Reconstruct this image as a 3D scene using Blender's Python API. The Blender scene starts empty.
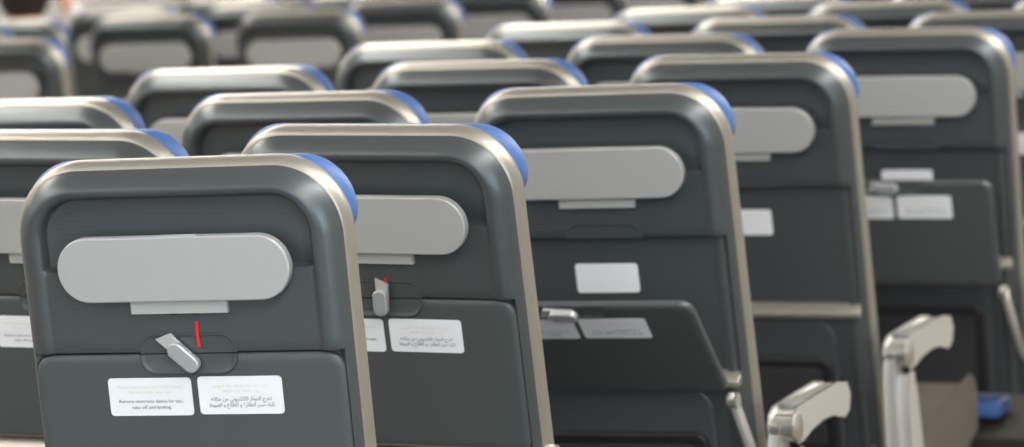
import bpy, bmesh, math, random
from mathutils import Vector, Matrix
random.seed(4)
C = bpy.context.scene.collection
PI = math.pi

# ------------------------------------------------------------------ camera
F_PX = 3740.3
CAM = Vector((2.0878, -3.8302, 1.451))
YAW, PITCH_DN, ROLL = 0.3921, 0.0884, -0.0448
cy, sy, cp, sp = math.cos(YAW), math.sin(YAW), math.cos(PITCH_DN), math.sin(PITCH_DN)
fwd = Vector((-sy*cp, cy*cp, -sp)); rgt = Vector((cy, sy, 0)); upv = rgt.cross(fwd)
r2 = rgt*math.cos(ROLL) + upv*math.sin(ROLL); u2 = upv*math.cos(ROLL) - rgt*math.sin(ROLL)
cam_d = bpy.data.cameras.new('camera'); cam = bpy.data.objects.new('camera', cam_d); C.objects.link(cam)
cam.matrix_world = Matrix(((r2.x, u2.x, -fwd.x, CAM.x), (r2.y, u2.y, -fwd.y, CAM.y), (r2.z, u2.z, -fwd.z, CAM.z), (0, 0, 0, 1)))
cam_d.sensor_width = 36.0; cam_d.lens = F_PX*36.0/1024.0
cam_d.clip_start = 0.05; cam_d.clip_end = 100
cam_d.dof.use_dof = True; cam_d.dof.focus_distance = 4.65; cam_d.dof.aperture_fstop = 5.6
bpy.context.scene.camera = cam

# ------------------------------------------------------------------ world, light, exposure
sc = bpy.context.scene
sc.view_settings.view_transform = 'Standard'; sc.view_settings.look = 'None'
sc.view_settings.exposure = 0.0; sc.view_settings.gamma = 1.0
sc.view_settings.use_curve_mapping = False
W = bpy.data.worlds.new('daylight'); sc.world = W; W.use_nodes = True
W.node_tree.nodes['Background'].inputs[0].default_value = (0.80, 0.90, 1.0, 1)
W.node_tree.nodes['Background'].inputs[1].default_value = 0.55
def area(name, loc, rot, sx, sy_, power, col):
    l = bpy.data.lights.new(name, 'AREA'); l.shape = 'RECTANGLE'; l.size = sx; l.size_y = sy_
    l.energy = power; l.color = col
    o = bpy.data.objects.new(name, l); C.objects.link(o); o.location = loc; o.rotation_euler = rot
    return o
# ceiling strips over the aisles, running the length of the cabin
area('ceiling_glow_right', (1.0, 4.0, 2.13), (0, 0, 0), 0.30, 18.0, 155, (1.0, 0.985, 0.95))
area('ceiling_glow_left', (-1.7, 5.0, 2.13), (0, 0, 0), 0.30, 16.0, 125, (1.0, 0.985, 0.95))
area('ceiling_glow_far', (-4.4, 6.0, 2.13), (0, 0, 0), 0.30, 16.0, 60, (1.0, 0.985, 0.95))
# cool fill lamps added behind and to the right of the photographer, without doors
area('rear_fill_lamp', (0.6, -7.0, 1.6), (math.radians(82), 0, 0), 5.0, 1.8, 125, (0.70, 0.87, 1.0))
area('side_fill_lamp', (3.35, -2.6, 1.25), (math.radians(90), 0, math.radians(80)), 1.1, 1.7, 80, (0.72, 0.88, 1.0))

# ------------------------------------------------------------------ materials
def mat(name, col, rough=0.5, metal=0.0, coat=0.0, bump=None, var=0.0, scale=60, spec=0.5, emit=None, sheen=0):
    m = bpy.data.materials.new(name); m.use_nodes = True; nt = m.node_tree; b = nt.nodes['Principled BSDF']
    b.inputs['Base Color'].default_value = (*col, 1); b.inputs['Roughness'].default_value = rough
    b.inputs['Metallic'].default_value = metal; b.inputs['Coat Weight'].default_value = coat
    b.inputs['Coat Roughness'].default_value = 0.2; b.inputs['Specular IOR Level'].default_value = spec
    b.inputs['Sheen Weight'].default_value = sheen
    if emit:
        b.inputs['Emission Color'].default_value = (*emit[0], 1); b.inputs['Emission Strength'].default_value = emit[1]
    if bump or var:
        tc = nt.nodes.new('ShaderNodeTexCoord'); n = nt.nodes.new('ShaderNodeTexNoise')
        n.inputs['Scale'].default_value = scale; n.inputs['Detail'].default_value = 3
        nt.links.new(tc.outputs['Object'], n.inputs['Vector'])
        if var:
            r = nt.nodes.new('ShaderNodeMix'); r.data_type = 'RGBA'
            r.inputs['A'].default_value = (*[c*(1-var) for c in col], 1); r.inputs['B'].default_value = (*[min(1, c*(1+var)) for c in col], 1)
            nt.links.new(n.outputs['Fac'], r.inputs['Factor']); nt.links.new(r.outputs['Result'], b.inputs['Base Color'])
        if bump:
            bp = nt.nodes.new('ShaderNodeBump'); bp.inputs['Strength'].default_value = bump; bp.inputs['Distance'].default_value = 0.001
            nt.links.new(n.outputs['Fac'], bp.inputs['Height']); nt.links.new(bp.outputs['Normal'], b.inputs['Normal'])
    return m
M_SHELL = mat('grey_shell_paint', (0.078, 0.090, 0.096), 0.36, 0.42, 0.0, bump=0.05, var=0.04, scale=300)
M_TRAY = mat('grey_tray_plastic', (0.056, 0.066, 0.069), 0.45, 0.0, 0.0, bump=0.06, var=0.04, scale=400)
M_TRIM = mat('champagne_trim', (0.36, 0.342, 0.30), 0.42, 0.7, 0.0)
M_HOLD = mat('satin_silver_plastic', (0.41, 0.42, 0.42), 0.42, 0.25, 0.0)
M_BRKT = mat('pale_bracket_plastic', (0.40, 0.41, 0.40), 0.5, 0.1)
M_LATCH = mat('latch_silver', (0.50, 0.51, 0.52), 0.35, 0.4)
M_LFACE = mat('latch_grip_grey', (0.30, 0.32, 0.34), 0.45, 0.1)
M_WHITE = mat('label_white', (0.74, 0.765, 0.81), 0.45)
M_INK = mat('label_ink', (0.05, 0.05, 0.065), 0.6)
M_GOLD = mat('label_gold_ink', (0.66, 0.60, 0.46), 0.6)
M_RED = mat('red_tape', (0.62, 0.015, 0.02), 0.45)
M_BLUE = mat('blue_leather', (0.05, 0.12, 0.33), 0.5, bump=0.2, var=0.08, scale=150)
M_TAUPE = mat('taupe_leather', (0.105, 0.095, 0.082), 0.42, bump=0.25, var=0.12, scale=80)
M_DARK = mat('dark_cushion_side', (0.03, 0.033, 0.04), 0.7, bump=0.2, scale=120)
M_BLACK = mat('black_pocket_plastic', (0.008, 0.008, 0.010), 0.5)
M_NET = mat('pocket_mesh', (0.022, 0.022, 0.026), 0.8, bump=0.5, var=0.3, scale=600)
M_ARM = mat('armrest_champagne', (0.57, 0.57, 0.555), 0.36, 0.35)
M_ARMT = mat('armrest_taupe_pad', (0.20, 0.20, 0.19), 0.5, 0.1)
M_METAL = mat('cast_metal', (0.62, 0.60, 0.56), 0.28, 0.9)
M_LEG = mat('seat_leg_grey', (0.25, 0.25, 0.26), 0.4, 0.6)
M_FLOOR = mat('brown_carpet', (0.19, 0.16, 0.13), 0.9, bump=0.6, var=0.25, scale=90)
M_WALL = mat('cabin_wall_cream', (0.62, 0.62, 0.61), 0.6, var=0.03, scale=3)
M_CEIL = mat('cabin_ceiling_white', (0.74, 0.75, 0.75), 0.6, var=0.03, scale=3)
M_LAMP = mat('lamp_diffuser', (0.9, 0.88, 0.82), 0.5, emit=((1.0, 0.93, 0.82), 8.0))
M_HAIR = mat('dark_brown_hair', (0.018, 0.010, 0.007), 0.55, bump=0.8, var=0.5, scale=120)
M_SKIN = mat('skin', (0.55, 0.31, 0.22), 0.5, var=0.05, scale=20)
M_SHIRT = mat('white_shirt', (0.62, 0.62, 0.62), 0.8, bump=0.3, scale=60)

# ------------------------------------------------------------------ helpers
def mkobj(name, bm, mats, parent=None, loc=(0, 0, 0), rot=(0, 0, 0), smooth=38):
    bmesh.ops.recalc_face_normals(bm, faces=bm.faces)
    me = bpy.data.meshes.new(name)
    ang = math.radians(smooth)
    for f in bm.faces: f.smooth = True
    for e in bm.edges:
        if len(e.link_faces) == 2 and e.calc_face_angle(0) > ang: e.smooth = False
    bm.to_mesh(me); bm.free()
    for m in (mats if isinstance(mats, (list, tuple)) else [mats]): me.materials.append(m)
    o = bpy.data.objects.new(name, me); C.objects.link(o); o.parent = parent
    o.location = loc; o.rotation_euler = rot
    return o
def rrect(hw, hh, r, cx=0, cz=0, n=8, top_only=False, shear=0):
    pts = []
    for (qx, qz, a0) in ((1, 1, 0), (-1, 1, 90), (-1, -1, 180), (1, -1, 270)):
        rr = r if (not top_only or qz > 0) else min(r, 0.003)
        for i in range(n+1):
            a = math.radians(a0 + 90*i/n)
            x = qx*(hw-rr) + rr*math.cos(a); z = qz*(hh-rr) + rr*math.sin(a)
            pts.append((cx + x + shear*z, cz + z))
    return pts
def inset(pts, d):
    n = len(pts); out = []
    for i in range(n):
        p0, p1, p2 = Vector(pts[i-1]), Vector(pts[i]), Vector(pts[(i+1) % n])
        a = (p1-p0); b = (p2-p1)
        if a.length < 1e-9: a = b
        if b.length < 1e-9: b = a
        a.normalize(); b.normalize()
        na = Vector((-a.y, a.x)); nb = Vector((-b.y, b.x)); m = (na+nb)
        if m.length < 1e-6: m = na
        m.normalize(); k = max(0.4, m.dot(na))
        out.append(tuple(p1 + m*(d/k)))
    return out
def add_prism(bm, pts, y0, y1, bev=0.002, n=3, mi=0, axis='y', bev2=None, M=None, kx=1.0):
    """rounded prism: outline pts (ccw) in the x-z plane, from y0 (front) to y1 (back)"""
    b2 = bev if bev2 is None else bev2
    rings = [(bev*1.25*kx, y0)] if bev else []
    if bev:
        for i in range(n+1):
            a = PI/2*i/n; rings.append((kx*bev*(1-math.sin(a)), y0 + bev*(1-math.cos(a))))
    else: rings.append((0, y0))
    if b2:
        for i in range(n+1):
            a = PI/2*(1-i/n); rings.append((b2*(1-math.sin(a)), y1 - b2*(1-math.cos(a))))
        rings.append((b2*1.25, y1))
    else: rings.append((0, y1))
    loops = []
    for d, y in rings:
        q = inset(pts, d) if d else pts
        vs = []
        for (x, z) in q:
            v = Vector((x, y, z)) if axis == 'y' else (Vector((y, x, z)) if axis == 'x' else Vector((x, z, y)))
            if M is not None: v = M @ v
            vs.append(bm.verts.new(v))
        loops.append(vs)
    N = len(pts)
    for a, b in zip(loops, loops[1:]):
        for i in range(N):
            f = bm.faces.new((a[i], a[(i+1) % N], b[(i+1) % N], b[i])); f.material_index = mi
    f = bm.faces.new(loops[0]); f.material_index = mi
    f = bm.faces.new(list(reversed(loops[-1]))); f.material_index = mi
def add_tube(bm, path, rad, n=12, mi=0, caps=True):
    path = [Vector(p) for p in path]; loops = []
    rads = rad if isinstance(rad, (list, tuple)) else [rad]*len(path)
    prev = None
    for i, p in enumerate(path):
        t = (path[min(i+1, len(path)-1)] - path[max(i-1, 0)]).normalized()
        ref = Vector((1, 0, 0)) if abs(t.x) < 0.9 else Vector((0, 1, 0))
        if prev is None: s = t.cross(ref).normalized()
        else: s = (prev - t*prev.dot(t)).normalized()
        prev = s; q = t.cross(s)
        loops.append([bm.verts.new(p + (s*math.cos(2*PI*k/n) + q*math.sin(2*PI*k/n))*rads[i]) for k in range(n)])
    for a, b in zip(loops, loops[1:]):
        for k in range(n):
            f = bm.faces.new((a[k], a[(k+1) % n], b[(k+1) % n], b[k])); f.material_index = mi
    if caps:
        bm.faces.new(loops[0]).material_index = mi; bm.faces.new(list(reversed(loops[-1]))).material_index = mi
def empty(name, loc, label, cat, group=None, rz=0):
    o = bpy.data.objects.new(name, None); C.objects.link(o); o.location = loc; o.rotation_euler = (0, 0, rz)
    o['label'] = label; o['category'] = cat
    if group: o['group'] = group
    o.empty_display_size = 0.1
    return o
def smoothstep(a, b, x):
    t = min(1, max(0, (x-a)/(b-a))); return t*t*(3-2*t)

# ------------------------------------------------------------------ seat dimensions (v is measured down the back from its top)
L = 0.70            # back length
HW = 0.214          # half width of the back
PIVZ = 1.15 - L*math.cos(0.166)
RC = 0.088          # corner radius
SPLIT, LEDGE = 0.240, 0.457
LB = 0.738           # the shell ends a little below the hinge
Z = lambda v: L - v

def u_ring(ds, dt, r, vs_side, ncorner=20, ntop=24):
    """open U outline: up the left side, over the top, down the right; returns (u, v)"""
    w = HW - ds; pts = []
    for v in reversed(vs_side):
        pts.append((-w, dt + r + (v)*(LB - dt - r)))
    for i in range(1, ncorner+1):
        a = PI/2*i/ncorner; pts.append((-w + r - r*math.cos(a), dt + r - r*math.sin(a)))
    for i in range(1, ntop):
        pts.append((-w + r + (2*w - 2*r)*i/ntop, dt))
    for i in range(ncorner, 0, -1):
        a = PI/2*i/ncorner; pts.append((w - r + r*math.cos(a), dt + r - r*math.sin(a)))
    for v in vs_side:
        pts.append((w, dt + r + v*(LB - dt - r)))
    return pts
def shell_y(u, v, inner):
    """depth of the back surface behind its highest point; inner = 0 on the rim roll, 1 inside the headrest recess edge"""
    y = 0.0
    y += inner*0.016*(1 - smoothstep(0.134, 0.138, v))
    return y
def side_params():
    # absolute v positions wanted along the sides
    vs = [0.10, 0.115, 0.128, 0.1335, 0.1345, 0.1355, 0.1365, 0.1375, 0.1385, 0.145, 0.17, 0.2, 0.225, 0.2385, 0.2395, 0.2405, 0.2425, 0.2445, 0.2465,
          0.25, 0.28, 0.34, 0.39, 0.43, 0.436, 0.4385, 0.441, 0.4435, 0.446, 0.449, 0.452, 0.456, 0.460, 0.464, 0.467, 0.470, 0.474, 0.48, 0.50, 0.54, 0.60, 0.65, 0.70, LB]
    return vs
VS = side_params()
def build_shell():
    bm = bmesh.new()
    # radial rings: (side inset, top inset, corner radius, y, recess factor, tray-bay factor)
    prof = [(0.0040, 0.0172, RC-0.004, 0.0270, 0, 0), (0.0046, 0.0182, RC-0.0045, 0.0236, 0, 0), (0.0060, 0.0198, RC-0.006, 0.0195, 0, 0), (0.0086, 0.0225, RC-0.0085, 0.0150, 0, 0),
            (0.0120, 0.0258, RC-0.012, 0.0108, 0, 0), (0.0160, 0.0295, RC-0.016, 0.0074, 0, .5), (0.0205, 0.0332, RC-0.020, 0.0044, 0, 1), (0.0245, 0.0364, RC-0.025, 0.0023, 0, 1), (0.0285, 0.0390, RC-0.029, 0.0013, 0, 1),
            (0.0320, 0.0420, RC-0.033, 0.0012, 0, 1), (0.0355, 0.0450, RC-0.036, 0.0025, 0, 1), (0.0380, 0.0475, RC-0.039, 0.0045, 0, 1),
            (0.0400, 0.0495, RC-0.041, 0.0057, 0.12, 1), (0.0412, 0.0508, RC-0.042, 0.0060, 0.55, 1), (0.0425, 0.0523, RC-0.0435, 0.0060, 0.92, 1), (0.045, 0.0555, RC-0.046, 0.0060, 1, 1),
            (0.057, 0.068, 0.036, 0.0060, 1.12, 1), (0.077, 0.085, 0.03, 0.0060, 1.15, 1), (0.11, 0.11, 0.02, 0.0060, 1.15, 1), (0.15, 0.125, 0.01, 0.0060, 1.15, 1), (HW-0.0005, 0.130, 0.0003, 0.0060, 1.15, 1)]
    loops = []
    for (ds, dt, r, y, rec, bay) in prof:
        w = HW - ds; pts = []
        side = [v for v in VS if v > dt + r + 1e-4]
        # keep the same count on each ring: squeeze missing ones
        side = [max(v, dt + r + 0.0002*(i+1)) for i, v in enumerate(VS)]
        P = [(-w, v) for v in reversed(side)]
        nc = 20; nt_ = 24
        for i in range(0, nc+1):
            a = PI/2*i/nc; P.append((-w + r - r*math.cos(a), dt + r - r*math.sin(a)))
        for i in range(1, nt_): P.append((-w + r + (2*w - 2*r)*i/nt_, dt))
        for i in range(nc, -1, -1):
            a = PI/2*i/nc; P.append((w - r + r*math.cos(a), dt + r - r*math.sin(a)))
        P += [(w, v) for v in side]
        lp = []
        for (u, v) in P:
            yy = y + rec*0.014*(1 - smoothstep(0.1335, 0.1385, v))
            # tray bay, then the ledge that stands proud below it
            yb = 0.013*smoothstep(SPLIT-0.001, SPLIT+0.003, v)*(1 - smoothstep(0.462, 0.474, v))
            yl = 0.0
            yy += bay*(yb + yl)
            yy += 0.012*smoothstep(0.474, 0.72, v)*min(1, bay)
            lp.append(bm.verts.new((u, yy, Z(v))))
        loops.append(lp)
    for a, b in zip(loops, loops[1:]):
        for i in range(len(a)-1):
            bm.faces.new((a[i], a[i+1], b[i+1], b[i]))
    lp = loops[-1]; n_ = len(lp)
    for i in range(n_//2 - 1): bm.faces.new((lp[i], lp[i+1], lp[n_-2-i], lp[n_-1-i]))
    o = bm
    return bm
def build_trim():
    bm = bmesh.new()
    T = 0.009
    prof = [(0.006, T+0.009, 0.058, RC-0.006), (0.0012, T+0.002, 0.0555, RC), (0.0, T, 0.052, RC), (0.0, T-0.0005, 0.042, RC), (0.0003, T, 0.036, RC), (0.0010, T+0.0012, 0.0315, RC-0.001),
            (0.0022, T+0.0036, 0.0280, RC-0.002), (0.0034, T+0.0066, 0.0258, RC-0.003), (0.0042, T+0.0090, 0.0252, RC-0.004), (0.0052, T+0.0105, 0.0265, RC-0.005), (0.0055, T+0.0115, 0.034, RC-0.005)]
    vs = [i/16 for i in range(0, 17)]
    loops = [[bm.verts.new((u, y, Z(v))) for (u, v) in u_ring(ds, dt, r, vs)] for (ds, dt, y, r) in prof]
    for a, b in zip(loops, loops[1:]):
        for i in range(len(a)-1): bm.faces.new((a[i], a[i+1], b[i+1], b[i]))
    return bm
def u_body(hw, v0, v1, r, y0, y1, bev, bm=None, n=5, rb=None, mi=0):
    bm = bm or bmesh.new()
    hh = (v1-v0)/2; cz = Z((v0+v1)/2)
    rb = r if rb is None else rb
    pts = []
    for (qx, qz, a0) in ((1, 1, 0), (-1, 1, 90), (-1, -1, 180), (1, -1, 270)):
        rr = r if qz > 0 else rb
        for i in range(13):
            a = math.radians(a0 + 90*i/12)
            pts.append((qx*(hw-rr) + rr*math.cos(a), cz + qz*(hh-rr) + rr*math.sin(a)))
    add_prism(bm, pts, y0, y1, bev, n, mi)
    return bm

# --- text on the labels (flat faces on the sticker), arabic already in its joined shapes
def text_mesh(body, size, cx, cz, width=None):
    cu = bpy.data.curves.new('t', 'FONT'); cu.body = body; cu.size = size; cu.align_x = 'CENTER'; cu.align_y = 'CENTER'
    cu.resolution_u = 2
    o = bpy.data.objects.new('t', cu); C.objects.link(o)
    dg = bpy.context.evaluated_depsgraph_get(); dg.update()
    me = bpy.data.meshes.new_from_object(o.evaluated_get(dg)); bpy.data.objects.remove(o); bpy.data.curves.remove(cu)
    xs = [v.co.x for v in me.vertices]
    k = 1.0
    if width and xs: k = width/(max(xs)-min(xs))
    mid = (max(xs)+min(xs))/2 if xs else 0
    data = ([((v.co.x-mid)*k + cx, v.co.y + cz) for v in me.vertices], [tuple(p.vertices) for p in me.polygons])
    bpy.data.meshes.remove(me); return data
FORMS = {  # isolated, final, initial, medial
 'ا': ('\ufe8d', '\ufe8e', None, None), 'أ': ('\ufe83', '\ufe84', None, None), 'ب': ('\ufe8f', '\ufe90', '\ufe91', '\ufe92'), 'ة': ('\ufe93', '\ufe94', None, None),
 'ت': ('\ufe95', '\ufe96', '\ufe97', '\ufe98'), 'ث': ('\ufe99', '\ufe9a', '\ufe9b', '\ufe9c'), 'ج': ('\ufe9d', '\ufe9e', '\ufe9f', '\ufea0'), 'ح': ('\ufea1', '\ufea2', '\ufea3', '\ufea4'),
 'خ': ('\ufea5', '\ufea6', '\ufea7', '\ufea8'), 'د': ('\ufea9', '\ufeaa', None, None), 'ر': ('\ufead', '\ufeae', None, None), 'ز': ('\ufeaf', '\ufeb0', None, None), 'س': ('\ufeb1', '\ufeb2', '\ufeb3', '\ufeb4'),
 'ط': ('\ufec1', '\ufec2', '\ufec3', '\ufec4'), 'ع': ('\ufec9', '\ufeca', '\ufecb', '\ufecc'), 'ق': ('\ufed5', '\ufed6', '\ufed7', '\ufed8'), 'ك': ('\ufed9', '\ufeda', '\ufedb', '\ufedc'),
 'ل': ('\ufedd', '\ufede', '\ufedf', '\ufee0'), 'م': ('\ufee1', '\ufee2', '\ufee3', '\ufee4'), 'ن': ('\ufee5', '\ufee6', '\ufee7', '\ufee8'), 'ه': ('\ufee9', '\ufeea', '\ufeeb', '\ufeec'),
 'و': ('\ufeed', '\ufeee', None, None), 'ي': ('\ufef1', '\ufef2', '\ufef3', '\ufef4'), 'ئ': ('\ufe89', '\ufe8a', '\ufe8b', '\ufe8c'), 'ء': ('\ufe80', None, None, None)}
def arab(s):
    out = []; w = s.split(' ')
    for word in w:
        r = []; j_prev = False
        for i, ch in enumerate(word):
            f = FORMS[ch]; nxt = word[i+1] if i+1 < len(word) else None
            can_next = f[2] is not None and nxt is not None and FORMS[nxt][1] is not None
            if j_prev and can_next: g = f[3]
            elif j_prev: g = f[1]
            elif can_next: g = f[2]
            else: g = f[0]
            r.append(g); j_prev = can_next
        out.append(''.join(r))
    return ' '.join(out)[::-1]
def build_label(hw, hh, lines):
    """sticker lying in x-z, centred on 0, facing -y; lines: (text, size, z, width, material index)"""
    bm = bmesh.new()
    add_prism(bm, rrect(hw, hh, 0.005, n=5), -0.0006, 0.0, 0.0, mi=0)
    for (t, s, z, w, mi) in lines:
        vs, fs = text_mesh(t, s, 0, z, w)
        bv = [bm.verts.new((x, -0.0009, zz)) for x, zz in vs]
        for f in fs:
            try: bm.faces.new([bv[i] for i in f]).material_index = mi
            except ValueError: pass
    return bm
EN = [('Please fasten seat belt while seated', 0.0054, 0.0125, 0.084, 2), ('life vest under your seat', 0.0054, 0.0060, 0.056, 2),
      ('Remove electronic device for taxi,', 0.0060, -0.0055, 0.084, 1), ('take off and landing.', 0.0060, -0.0130, 0.052, 1)]
AR = [(arab('الرجاء ربط حزام المقعد أثناء الجلوس'), 0.0056, 0.0120, 0.072, 2), (arab('سترة النجاة تحت المقعد'), 0.0056, 0.0055, 0.048, 2),
      (arab('اخرج الجهاز الالكتروني من مكانه'), 0.0068, -0.0045, 0.078, 1), (arab('اثناء سير الطائرة و الاقلاع و الهبوط'), 0.0068, -0.0120, 0.084, 1)]
SG = [('Please remove electronic device from holder', 0.0048, 0.010, 0.080, 2), ('for taxi, take off and landing', 0.0048, 0.004, 0.056, 2),
      (arab('اخرج الجهاز الالكتروني من مكانه'), 0.0060, -0.006, 0.060, 2), (arab('اثناء سير الطائرة و الاقلاع و الهبوط'), 0.0060, -0.013, 0.084, 2)]

def build_recess(upper):
    """half of the oval latch dish: a raised lip round a shallow floor; x-z, split line at z=0"""
    bm = bmesh.new(); hw, hh, r = 0.062, 0.0235, 0.020
    sgn = 1 if upper else -1
    def arc(d):
        pts = [(hw-d, 0.0)]
        for i in range(11):
            a = PI/2*i/10; pts.append((hw-d-(r-d)*(1-math.cos(a)), sgn*((hh-d) - (r-d)*(1-math.sin(a)))))
        for i in range(10, -1, -1):
            a = PI/2*i/10; pts.append((-(hw-d-(r-d)*(1-math.cos(a))), sgn*((hh-d) - (r-d)*(1-math.sin(a)))))
        pts.append((-(hw-d), 0.0)); return pts
    prof = [(-0.0020, 0.001), (-0.0008, -0.0018), (0.0008, -0.0026), (0.0024, -0.0020), (0.0036, -0.0002), (0.0050, 0.0004)] if not upper else \
           [(-0.0012, 0.001), (-0.0002, -0.0010), (0.0008, -0.0012), (0.0020, -0.0006), (0.0030, 0.0004), (0.004, 0.0005)]
    loops = [[bm.verts.new((x, y-0.0006, z)) for x, z in arc(d)] for d, y in prof]
    for a, b in zip(loops, loops[1:]):
        for i in range(len(a)-1): bm.faces.new((a[i], a[i+1], b[i+1], b[i]))
    bm.faces.new(loops[-1])
    return bm
def build_latch():
    """turn latch pivoting about its own origin, pointing up (+z)"""
    bm = bmesh.new()
    add_prism(bm, [(-0.008, 0.0), (0.008, 0.0), (0.0105, 0.047), (-0.0085, 0.057)][::1], -0.006, -0.001, 0.001, 2, 0)
    add_prism(bm, rrect(0.0102, 0.0225, 0.0100, 0, 0.0155, 8), -0.014, -0.003, 0.0022, 4, 0)
    add_prism(bm, rrect(0.0084, 0.0205, 0.0082, 0, 0.0155, 8), -0.0145, -0.012, 0.0006, 2, 1)
    return bm

# ------------------------------------------------------------------ mesh library for one seat
SEAT_Y = 0.0
def back_part(name, bm, m, parent, rec, origin=(0, 0, 0)):
    """part given in back coordinates (x, y, z along the back); pivots about the foot of the back"""
    o = mkobj(name, bm, m, parent)
    place_back(o, rec, origin); return o
def place_back(o, rec, origin=(0, 0, 0), tilt=0.0):
    R = Matrix.Rotation(rec, 3, 'X'); p = R @ Vector(origin)
    o.location = (p.x, p.y, p.z + PIVZ); o.rotation_euler = (rec + tilt, 0, 0)
    o['pb'] = list(origin); 

def make_seat(name, label):
    s = empty(name, (0, 0, 0), label, 'seat', 'airline seats in rows')
    rec = 0.166
    back_part('back_shell', build_shell(), M_SHELL, s, rec)
    back_part('edge_trim', build_trim(), M_TRIM, s, rec)
    # back cushion: dark sides, taupe front
    bm = u_body(0.190, 0.024, 0.735, 0.075, 0.034, 0.084, 0.018, n=5, rb=0.02)
    back_part('back_cushion', bm, M_BLUE_DARK, s, rec)
    bm = u_body(0.2138, 0.0130, 0.120, 0.066, 0.048, 0.082, 0.014, n=6, rb=0.040)
    back_part('headrest', bm, M_BLUE, s, rec)
    # device holder: stadium plate over the recess, with its bracket
    bm = bmesh.new()
    add_prism(bm, rrect(0.1500, 0.0400, 0.0397, 0, Z(0.1340), 16), -0.010, 0.004, 0.0022, 4, 0)
    dh = back_part('device_holder', bm, M_HOLD, s, rec)
    bm = bmesh.new(); add_prism(bm, rrect(0.024, 0.0010, 0.0009, 0.010, Z(0.0938), 3), -0.0085, -0.002, 0.0003, 2, 0)
    t = mkobj('release_tab', bm, M_BRKT, dh)
    bm = bmesh.new()
    add_prism(bm, [(-0.063, Z(0.1905)), (0.062, Z(0.1905)), (0.062, Z(0.166)), (-0.063, Z(0.166))], -0.0015, 0.0068, 0.0008, 2, 0)
    back_part('holder_bracket', bm, M_BRKT, s, rec)
    for x in (-0.010, 0.018):
        bm = bmesh.new(); add_prism(bm, rrect(0.0035, 0.0009, 0.0008, x, Z(0.1925), 3), 0.0035, 0.0068, 0.0002, 1, 0)
        back_part('bracket_slot', bm, M_BLACK, s, rec)
    o = back_part('latch_recess', build_recess(True), M_SHELL, s, rec, (0.003, 0.0060, Z(SPLIT)-0.0008))
    bm = bmesh.new(); add_prism(bm, [(0.0165, Z(0.2335)), (0.0205, Z(0.2335)), (0.0195, Z(0.2195)), (0.0205, Z(0.2015)), (0.0165, Z(0.2015)), (0.0155, Z(0.2175))], 0.0036, 0.0068, 0.0004, 1, 0)
    o = back_part('latch_marker', bm, M_RED, s, rec); o['label'] = 'small red tape strip above the latch'
    # sticker inside the tray bay
    bm = build_label(0.052, 0.0235, SG)
    o = back_part('bay_label', bm, [M_WHITE, M_INK, M_GOLD2], s, rec, (-0.005, 0.0190, Z(0.309))); o['label'] = 'white notice sticker behind the tray table'
    bm = bmesh.new(); add_prism(bm, [(0.020, Z(0.4575)), (-0.003, Z(0.4680)), (-0.0060, Z(0.4715)), (-0.0050, Z(0.479)), (0.020, Z(0.481))], -(HW-0.014), HW-0.014, 0.0022, 3, 0, axis='x')
    back_part('ledge_strip', bm, M_TRIM, s, rec)
    # lower back: panel with rounded top, black pocket frame and net
    bm = u_body(0.150, 0.486, 0.735, 0.035, 0.0040, 0.020, 0.005, n=4, rb=0.01)
    back_part('lower_panel', bm, M_SHELL, s, rec)
    bm = u_body(0.138, 0.556, 0.732, 0.022, -0.004, 0.010, 0.005, n=4, rb=0.012)
    pk = back_part('literature_pocket', bm, M_BLACK, s, rec)
    bm = u_body(0.120, 0.574, 0.718, 0.012, -0.006, -0.002, 0.0015, n=2, rb=0.008)
    mkobj('pocket_net', bm, M_NET, pk)
    # tray table: own frame, origin at its foot
    TH = LEDGE - SPLIT - 0.003
    bm = bmesh.new(); hw = HW - 0.0135
    pts = []
    for (qx, qz, a0) in ((1, 1, 0), (-1, 1, 90), (-1, -1, 180), (1, -1, 270)):
        rr = 0.022 if qz > 0 else 0.014
        for i in range(11):
            a = math.radians(a0 + 90*i/10)
            pts.append((qx*(hw-rr) + rr*math.cos(a), TH/2 + qz*(TH/2-rr) + rr*math.sin(a)))
    add_prism(bm, pts, 0.0, 0.013, 0.0050, 6, 0, bev2=0.0015, kx=2.2)
    bm.normal_update()
    for f in bm.faces:
        if f.normal.z > 0.5 and f.calc_center_median().y > 0.0010: f.material_index = 1
    tray = mkobj('tray_table', bm, [M_TRAY, M_TRIM], s)
    place_back(tray, rec, (0, 0.0045, Z(LEDGE)+0.001))
    o = mkobj('latch_recess', build_recess(False), M_TRAY, tray, (0.003, 0.0, TH))
    o = mkobj('latch', build_latch(), [M_LATCH, M_LFACE], tray, (0.012, 0.0, TH-0.012))
    o = mkobj('sticker', build_label(0.0545, 0.0235, EN), [M_WHITE, M_INK, M_GOLD], tray, (-0.0520, -0.0001, TH-0.0525)); o['label'] = 'white sticker with English notice'
    o = mkobj('sticker', build_label(0.0545, 0.0235, AR), [M_WHITE, M_INK, M_GOLD], tray, (0.0655, -0.0001, TH-0.0515)); o['label'] = 'white sticker with Arabic notice'
    # tray arms (one each side), stowed: flat along the lower sides
    for sx in (-1, 1):
        bm = bmesh.new()
        add_prism(bm, rrect(0.0105, 0.125, 0.0104, 0, -0.112, 8), -0.005, 0.005, 0.003, 3, 0, axis='x')
        a = mkobj('tray_arm', bm, M_ARM, s); a['sx'] = sx
        place_back(a, rec, (sx*(HW+0.006), 0.03, Z(LEDGE+0.01)))
        bm = bmesh.new(); add_tube(bm, [(-0.0075, 0, 0), (0.0075, 0, 0)], 0.0125, 16)
        mkobj('arm_pivot', bm, M_METAL, a)
    # seat cushion
    bm = bmesh.new()
    prof = [(0.10, 0.030), (0.045, 0.0), (0.10, -0.055), (0.51, -0.065), (0.575, -0.055), (0.590, -0.02), (0.585, 0.014), (0.565, 0.030), (0.50, 0.034), (0.28, 0.030)]
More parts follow.
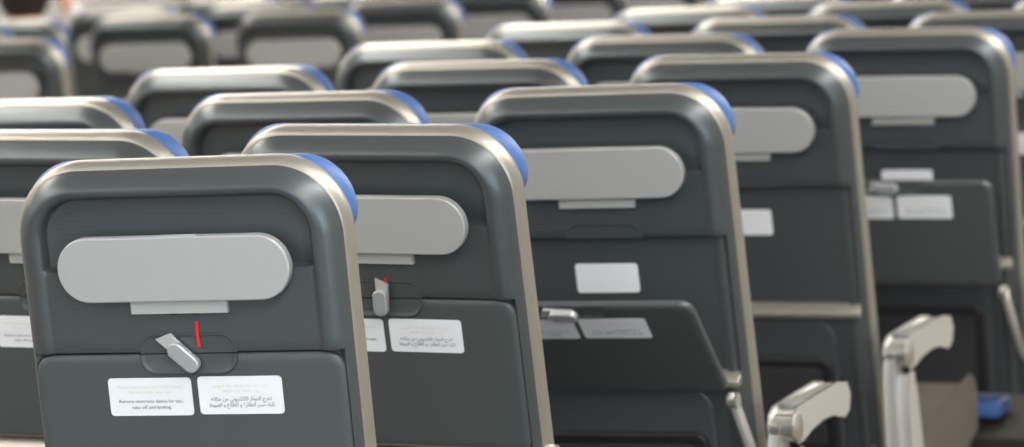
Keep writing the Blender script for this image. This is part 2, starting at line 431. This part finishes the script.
    add_prism(bm, [(p[0], p[1]) for p in prof][::-1], -0.222, 0.222, 0.016, 4, 0, axis='x')
    mkobj('seat_cushion', bm, M_TAUPE, s, (0, 0, 0.322), (math.radians(13), 0, 0))
    bm = bmesh.new(); add_prism(bm, rrect(0.160, 0.018, 0.010, 0, 0.394, 5), 0.012, 0.10, 0.006, 3, 0)
    mkobj('cushion_flap', bm, M_BLUE, s)
    # armrest on the right: pivot bracket down the side, pad forward
    make_armrest(s)
    # beam + legs
    bm = bmesh.new()
    for y in (0.16, 0.44): add_tube(bm, [(-0.222, y, 0.270), (0.275, y, 0.270)], 0.022, 12)
    mkobj('seat_beam', bm, M_LEG, s)
    for sx in (-1, 1):
        for y0 in (0.10, 0.42):
            bm = bmesh.new()
            add_prism(bm, [(y0, 0.262), (y0+0.04, 0.262), (y0+0.10, 0.03), (y0+0.10, 0.0), (y0-0.06, 0.0), (y0-0.06, 0.03), (y0+0.04, 0.06)][::-1], sx*0.16-0.012, sx*0.16+0.012, 0.003, 2, 0, axis='x')
            mkobj('seat_leg', bm, M_LEG, s)
    return s
M_BLUE_DARK = mat('navy_back_fabric', (0.05, 0.06, 0.09), 0.7, bump=0.2, var=0.1, scale=120)
M_GOLD2 = mat('label_faint_ink', (0.70, 0.71, 0.72), 0.6)

def make_armrest(s):
    x = 0.257; DZ = -0.025
    side = [(0.000, 0.656), (-0.016, 0.648), (-0.018, 0.626), (0.000, 0.614), (0.03, 0.617), (0.07, 0.627), (0.13, 0.634), (0.18, 0.633), (0.21, 0.626), (0.235, 0.622), (0.252, 0.629), (0.258, 0.645), (0.248, 0.660), (0.20, 0.667), (0.10, 0.662)]
    bm = bmesh.new(); add_prism(bm, [(a, b+DZ) for a, b in side[::-1]], x-0.020, x+0.020, 0.008, 5, 0, axis='x')
    a = mkobj('armrest', bm, M_ARM, s)
    bm = bmesh.new(); add_prism(bm, rrect(0.0185, 0.118, 0.016, x, 0.130, 6), 0.655+DZ, 0.668+DZ, 0.004, 3, 0, axis='z')
    mkobj('armrest_pad', bm, M_ARMT, a)
    bm = bmesh.new(); z = 0.632+DZ; add_tube(bm, [(x-0.024, -0.002, z), (x-0.022, -0.002, z), (x+0.021, -0.002, z), (x+0.023, -0.002, z)], [0.019, 0.022, 0.022, 0.019], 20)
    mkobj('pivot_hub', bm, M_METAL, a)
    post = [(-0.022, 0.628), (-0.012, 0.612), (0.010, 0.612), (0.020, 0.575), (0.040, 0.27-DZ), (-0.006, 0.27-DZ), (-0.024, 0.575)]
    bm = bmesh.new(); add_prism(bm, [(p, q+DZ) for p, q in post], x-0.022, x-0.002, 0.005, 3, 0, axis='x')
    mkobj('armrest_bracket', bm, M_ARM, s)
    post2 = [(-0.004, 0.596), (0.018, 0.596), (0.034, 0.555), (0.105, 0.27-DZ), (0.01, 0.27-DZ), (-0.010, 0.56)]
    bm = bmesh.new(); add_prism(bm, [(p, q+DZ) for p, q in post2], x-0.002, x+0.020, 0.004, 3, 0, axis='x')
    mkobj('bracket_cover', bm, M_ARM, s)

def kids(o): return [c for c in C.objects if c.parent == o]
def dup_seat(src, label):
    r = src.copy(); C.objects.link(r); r['label'] = label
    for ch in kids(src):
        c = ch.copy(); C.objects.link(c); c.parent = r
        for g in kids(ch):
            d = g.copy(); C.objects.link(d); d.parent = c
    return r
def part(s, n): return [c for c in kids(s) if c.name.split('.')[0] == n]
def pose(s, x, y, rz, rec, roll=0.0, drop=0.0):
    s.location = (x, y, 0); s.rotation_euler = (0, roll, rz)
    for c in kids(s):
        if 'pb' in c: place_back(c, rec, tuple(c['pb']))
        if drop:
            if c.name.startswith('seat_leg'): c.scale.z = (0.262-drop)/0.262
            else: c.location.z -= drop
def set_latch(s, deg):
    for t in part(s, 'tray_table'):
        for g in kids(t):
            if g.name.startswith('latch') and not g.name.startswith('latch_recess'): g.rotation_euler = (0, math.radians(-deg), 0)
def open_tray(s, rec, y_out, v_foot, tilt):
    """tray lowered on its arms: foot of the tray y_out behind the back, leaning by tilt"""
    t = part(s, 'tray_table')[0]; foot = (0, -y_out, Z(v_foot)); place_back(t, rec, foot, tilt)
    for a in part(s, 'tray_arm'):
        sx = a['sx']
        base = Vector((sx*(HW+0.006), 0.05, Z(v_foot+0.20))); top = Vector((sx*(HW-0.008), -y_out+0.004, Z(v_foot+0.013)))
        place_back(a, rec, tuple(top)); d = base - top
        a.rotation_euler = (rec + math.atan2(d.y, -d.z), 0, 0)
        a.scale = (1, 1, 1)

# ------------------------------------------------------------------ the rows (front = nearest the photographer)
ROWP = 0.79
RX = [0.0061, -0.0085, 0.0176, -0.056, 0.017, -0.0112, 0.0171, -0.010, 0.012]
RY = [0.0819, -0.0501, -0.0767, 0.024, -0.0044, 0.0225, 0.0027, 0, 0]
RR = [-0.0453, 0.0358, 0.02, 0.024, -0.0283, -0.0102, -0.0156, 0, 0]
RT = [0.075, -0.040, -0.0109, -0.0194, -0.0107, -0.0461, -0.0057, -0.01, -0.01]
RL = [0.0094, -0.0150, 0.0083, -0.0049, -0.0115, 0.0012, 0.0002, 0, 0]
REC0 = 0.1657
ROWN = ['nearest row', 'second row', 'third row', 'fourth row', 'fifth row', 'sixth row', 'seventh row', 'eighth row', 'ninth row']
LABELS = {
 (0, 0): 'nearest seat, large in front, grey back with slanted silver latch and two white notice stickers',
 (1, 0): 'grey seat behind the nearest one, with an upright silver latch beside its Arabic sticker',
 (1, 1): 'grey seat at the left edge behind the nearest seat, corner of an English sticker showing',
 (2, 0): 'central seat with its grey tray table half lowered below a lone white sticker',
 (2, 1): 'beige seat top directly left of the central seat with the half lowered tray',
 (2, 2): 'seat top at the left edge, right above the grey seat cut by the edge',
 (3, 0): 'seat without a tray table, a beige ledge crossing its bare grey back',
 (3, 1): 'seat top directly left of the aisle seat that has no tray table',
 (3, 2): 'seat top two places left of the aisle seat that has no tray table',
 (4, 0): 'right-hand seat with lowered tray table, its three white stickers all in view',
 (4, 1): 'seat top directly left of the right-hand seat with three stickers',
 (4, 2): 'seat top two places left of the right-hand seat with three stickers',
 (5, 0): 'seat cut by the right edge, hidden behind the right-hand seat with lowered tray',
}
proto = make_seat('airline_seat', LABELS[(0, 0)])
spots = [(r, c) for r in range(9) for c in range(3) if not (r == 0 and c > 0) and not (r == 1 and c > 1)]
HIDE = {(8, 0), (7, 0)}
seats = {}
COLN = ['aisle place', 'middle place', 'far place']
for (r, c) in spots:
    if (r, c) in HIDE: continue
    s = proto if (r, c) == (0, 0) else dup_seat(proto, LABELS.get((r, c), 'blurred beige seat top in the %s of the right block, %s' % (ROWN[r], COLN[c])))
    seats[(r, c)] = s
def seat_xy(r, c):
    return RX[r] - c*0.5087, r*ROWP + RY[r]
for (r, c), s in seats.items():
    x, y = seat_xy(r, c); rec = REC0 + RR[r]
    # the fit pivots 0.75 below the top; this seat pivots 0.70 below it
    y0 = y + 0.75*math.sin(REC0) - 0.75*math.sin(rec) + 0.70*math.sin(rec)
    roll = -RL[r] if c == 0 else (-1.0*RL[r] if r == 1 else 0.0)
    pose(s, x - 1.03*math.sin(roll), y0 - c*0.5087*math.sin(RT[r])*0.8, RT[r]*(1 if c == 0 else 0.8), rec, roll)
for k, deg in {(0, 0): 48, (1, 0): -3, (1, 1): 5, (2, 0): 88, (4, 0): 88}.items(): set_latch(seats[k], deg)
for g in kids(part(seats[(1, 0)], 'tray_table')[0]):
    if g.name.startswith('latch') and 'recess' not in g.name: g.scale.z = 0.80; g.location.x -= 0.005; g.location.z -= 0.003
open_tray(seats[(2, 0)], REC0+RR[2], 0.055, 0.472, 0.60)
open_tray(seats[(4, 0)], REC0+RR[4], 0.088, 0.491, 0.13)
for k, s_ in seats.items():
    if k in ((0, 0),): continue
    for m_ in part(s_, 'latch_marker'):
        if k == (1, 0): place_back(m_, REC0+RR[1], (0, 0, 0)); m_.scale = (1, 1, 1); m_.location += Matrix.Rotation(REC0+RR[1], 3, 'X') @ Vector((-0.004, 0, -0.011))
        elif k == (3, 0): m_.location += Matrix.Rotation(REC0+RR[3], 3, 'X') @ Vector((-0.030, 0, 0.004))
        else: bpy.data.objects.remove(m_)
# the fourth-row aisle seat has no tray table
t = part(seats[(3, 0)], 'tray_table')[0]
for g in kids(t): bpy.data.objects.remove(g)
bpy.data.objects.remove(t)
for a in part(seats[(3, 0)], 'tray_arm'):
    for g in kids(a): bpy.data.objects.remove(g)
    bpy.data.objects.remove(a)

# ------------------------------------------------------------------ block across the far aisle
def ray(px, py, dist):
    v = fwd + r2*(px-512)/F_PX - u2*(py-223.5)/F_PX
    return CAM + v*dist
P_R = ray(290, 11, 11.6); DROP = 1.15 - P_R.z
LX, LY = P_R.x, P_R.y
FAR = [(k, c) for k in range(5) for c in range(3)]
for (k, c) in FAR:
    lab = 'far seat in the left block, %s, %s' % (['front row', 'second row', 'third row', 'fourth row', 'last row'][k], ['by the aisle', 'middle place', 'outer place'][c])
    s = dup_seat(proto, lab)
    pose(s, LX - c*0.520, LY + 0.7*math.sin(REC0) + k*0.79, 0, REC0, 0, DROP)
    seats[('L', k, c)] = s
    for p_ in part(s, 'device_holder'): p_.scale = (1.07, 1, 1.07); p_.location.z -= 0.07*Z(0.134)
for (px, py, dd, lab) in ((-16, 40, 10.2, 'left-edge seat with its pale plate showing, below the dark haired passenger'),
                          (-60, 27, 11.3, 'seat of which only a bright top corner shows at the left edge, between two others')):
    P = ray(px, py, dd); s = dup_seat(proto, lab); pose(s, P.x, P.y + 0.7*math.sin(REC0), 0, REC0, 0, 1.15-P.z); seats[('P', 0)] = s

# ------------------------------------------------------------------ setting
def slab(name, x0, x1, y0, y1, z0, z1, m):
    bm = bmesh.new(); bmesh.ops.create_cube(bm, size=1)
    for v in bm.verts: v.co = Vector((x0 if v.co.x < 0 else x1, y0 if v.co.y < 0 else y1, z0 if v.co.z < 0 else z1))
    o = mkobj(name, bm, m); o['kind'] = 'structure'; return o
slab('floor', -6.2, 3.4, -8, 16, -0.05, 0.0, M_FLOOR)
slab('ceiling', -6.2, 3.4, -8, 16, 2.2, 2.25, M_CEIL)
slab('wall_left', -6.25, -6.2, -8, 16, 0, 2.2, M_WALL)
slab('wall_right', 3.4, 3.45, -8, 16, 0, 2.2, M_WALL)
slab('wall_front', -6.2, 3.4, 15.95, 16.0, 0, 2.2, M_WALL)
for x, nm in ((1.0, 'warm ceiling light strip over the right aisle'), (-1.7, 'warm ceiling light strip over the right seat block'), (-4.4, 'warm ceiling light strip over the far left seats')):
    bm = bmesh.new(); add_prism(bm, rrect(0.18, 8.5, 0.03, x, 4.5, 4), 2.165, 2.20, 0.006, 2, 0, axis='z')
    o = mkobj('ceiling_light', bm, M_LAMP); o['label'] = nm; o['category'] = 'light'; o['group'] = 'ceiling light strips'

# ------------------------------------------------------------------ passenger far ahead on the left, seen from behind
def skin_obj(name, verts, edges, radii, m, parent, sub=2, root=0):
    me = bpy.data.meshes.new(name); me.from_pydata(verts, edges, []); me.materials.append(m)
    o = bpy.data.objects.new(name, me); C.objects.link(o); o.parent = parent
    md = o.modifiers.new('skin', 'SKIN'); md.use_smooth_shade = True; md.use_x_symmetry = False
    for i, r in enumerate(radii):
        sv = me.skin_vertices[0].data[i]; sv.radius = (r, r) if not isinstance(r, tuple) else r; sv.use_root = (i == root)
    ss = o.modifiers.new('subdivision', 'SUBSURF'); ss.levels = sub; ss.render_levels = sub
    return o
PH = ray(24, 20, 13.4)          # nape of the neck
HZ = PH.z + 0.05
p = empty('person', (PH.x, PH.y, 0), 'seated passenger with short dark brown hair and white shirt at top left, hand raised', 'person', rz=0.0)
zz = HZ - 1.12                  # offset of the seated figure; hips on the cushion
V = [(0, 0.0, 0.56), (0, -0.02, 0.70), (0, -0.03, 0.84), (0, -0.02, 0.97), (0, 0.0, 1.05), (0, 0.015, 1.12), (0, 0.03, 1.20), (0, 0.025, 1.27)]
R_ = [(0.14, 0.11), (0.13, 0.10), (0.14, 0.10), (0.12, 0.09), 0.055, 0.055, 0.082, 0.075]
Ed = [(i, i+1) for i in range(7)]
def ch(a, pts, rs):
    prev = a
    for q, r in zip(pts, rs): V.append(q); R_.append(r); Ed.append((prev, len(V)-1)); prev = len(V)-1
    return prev
ch(0, [(-0.09, 0.02, 0.54), (-0.11, 0.42, 0.53), (-0.11, 0.47, 0.30), (-0.11, 0.46, 0.08), (-0.11, 0.60, 0.04)], [0.085, 0.06, 0.052, 0.038, 0.035])
ch(0, [(0.09, 0.02, 0.54), (0.11, 0.42, 0.53), (0.11, 0.47, 0.30), (0.11, 0.46, 0.08), (0.11, 0.60, 0.04)], [0.085, 0.06, 0.052, 0.038, 0.035])
ch(3, [(-0.17, -0.01, 0.96), (-0.22, 0.05, 0.72), (-0.18, 0.27, 0.66), (-0.17, 0.34, 0.66)], [0.055, 0.042, 0.030, 0.028])
w = ch(3, [(0.17, -0.01, 0.96), (0.215, 0.19, 0.90), (0.125, 0.12, 1.10), (0.108, 0.115, 1.135), (0.098, 0.11, 1.165)], [0.055, 0.042, 0.030, 0.026, 0.034])
for k, (dx, dy, ln) in enumerate(((-0.022, 0.0, 0.070), (-0.008, -0.004, 0.080), (0.008, -0.004, 0.074), (0.023, 0.0, 0.060))):
    ch(w, [(0.098+dx, 0.107+dy, 1.19), (0.094+dx, 0.095+dy, 1.195+ln*0.55), (0.088+dx, 0.105+dy, 1.195+ln)], [0.0095, 0.0085, 0.0075])
ch(w, [(0.128, 0.120, 1.165), (0.140, 0.122, 1.195)], [0.010, 0.009])
V = [(x, y, z+zz*min(1, max(0, (z-0.56)/0.3)) if z > 0.56 else z) for x, y, z in V]
skin_obj('body', V, Ed, R_, M_SKIN, p)
dz = zz
SV = [(0, 0, 0.57), (0, -0.02, 0.70+dz*.5), (0, -0.03, 0.84+dz), (0, -0.02, 0.97+dz), (0, -0.005, 1.03+dz), (-0.17, -0.01, 0.96+dz), (-0.22, 0.05, 0.73+dz), (0.17, -0.01, 0.96+dz), (0.215, 0.19, 0.90+dz), (0.112, 0.118, 1.130+dz)]
skin_obj('shirt', SV, [(0, 1), (1, 2), (2, 3), (3, 4), (3, 5), (5, 6), (3, 7), (7, 8), (8, 9)], [(0.15, 0.12), (0.145, 0.115), (0.155, 0.115), (0.13, 0.10), 0.07, 0.068, 0.052, 0.068, 0.055, 0.036], M_SHIRT, p)
bm = bmesh.new(); bmesh.ops.create_icosphere(bm, subdivisions=4, radius=1)
for v in bm.verts:
    n = v.co.copy(); k = 1 + 0.03*math.sin(n.x*17+n.z*9)*math.sin(n.y*15)
    front = smoothstep(0.15, 0.6, n.y)*(1-smoothstep(0.25, 0.75, n.z))
    v.co = Vector((n.x*0.104*k, n.y*0.108*k*(1-0.45*front) + 0.012, n.z*0.140*k + 1.195 + dz))
mkobj('hair', bm, M_HAIR, p)
for sx in (-1, 1):
    bm = bmesh.new(); bmesh.ops.create_icosphere(bm, subdivisions=2, radius=1)
    for v in bm.verts: v.co = Vector((sx*0.092 + v.co.x*0.010, 0.030 + v.co.y*0.018, 1.185 + dz + v.co.z*0.030))
    mkobj('ear', bm, M_SKIN, p)
    bm = bmesh.new(); bmesh.ops.create_icosphere(bm, subdivisions=2, radius=0.012)
    for v in bm.verts: v.co += Vector((sx*0.032, 0.103, 1.205 + dz))
    mkobj('eye', bm, M_WHITE, p)
bm = bmesh.new(); add_tube(bm, [(0, 0.100, 1.21+dz), (0, 0.122, 1.175+dz), (0, 0.105, 1.165+dz)], [0.008, 0.013, 0.009], 8); mkobj('nose', bm, M_SKIN, p)
bm = bmesh.new(); add_tube(bm, [(-0.022, 0.100, 1.135+dz), (0, 0.107, 1.135+dz), (0.022, 0.100, 1.135+dz)], [0.003, 0.006, 0.003], 8); mkobj('mouth', bm, M_RED, p)
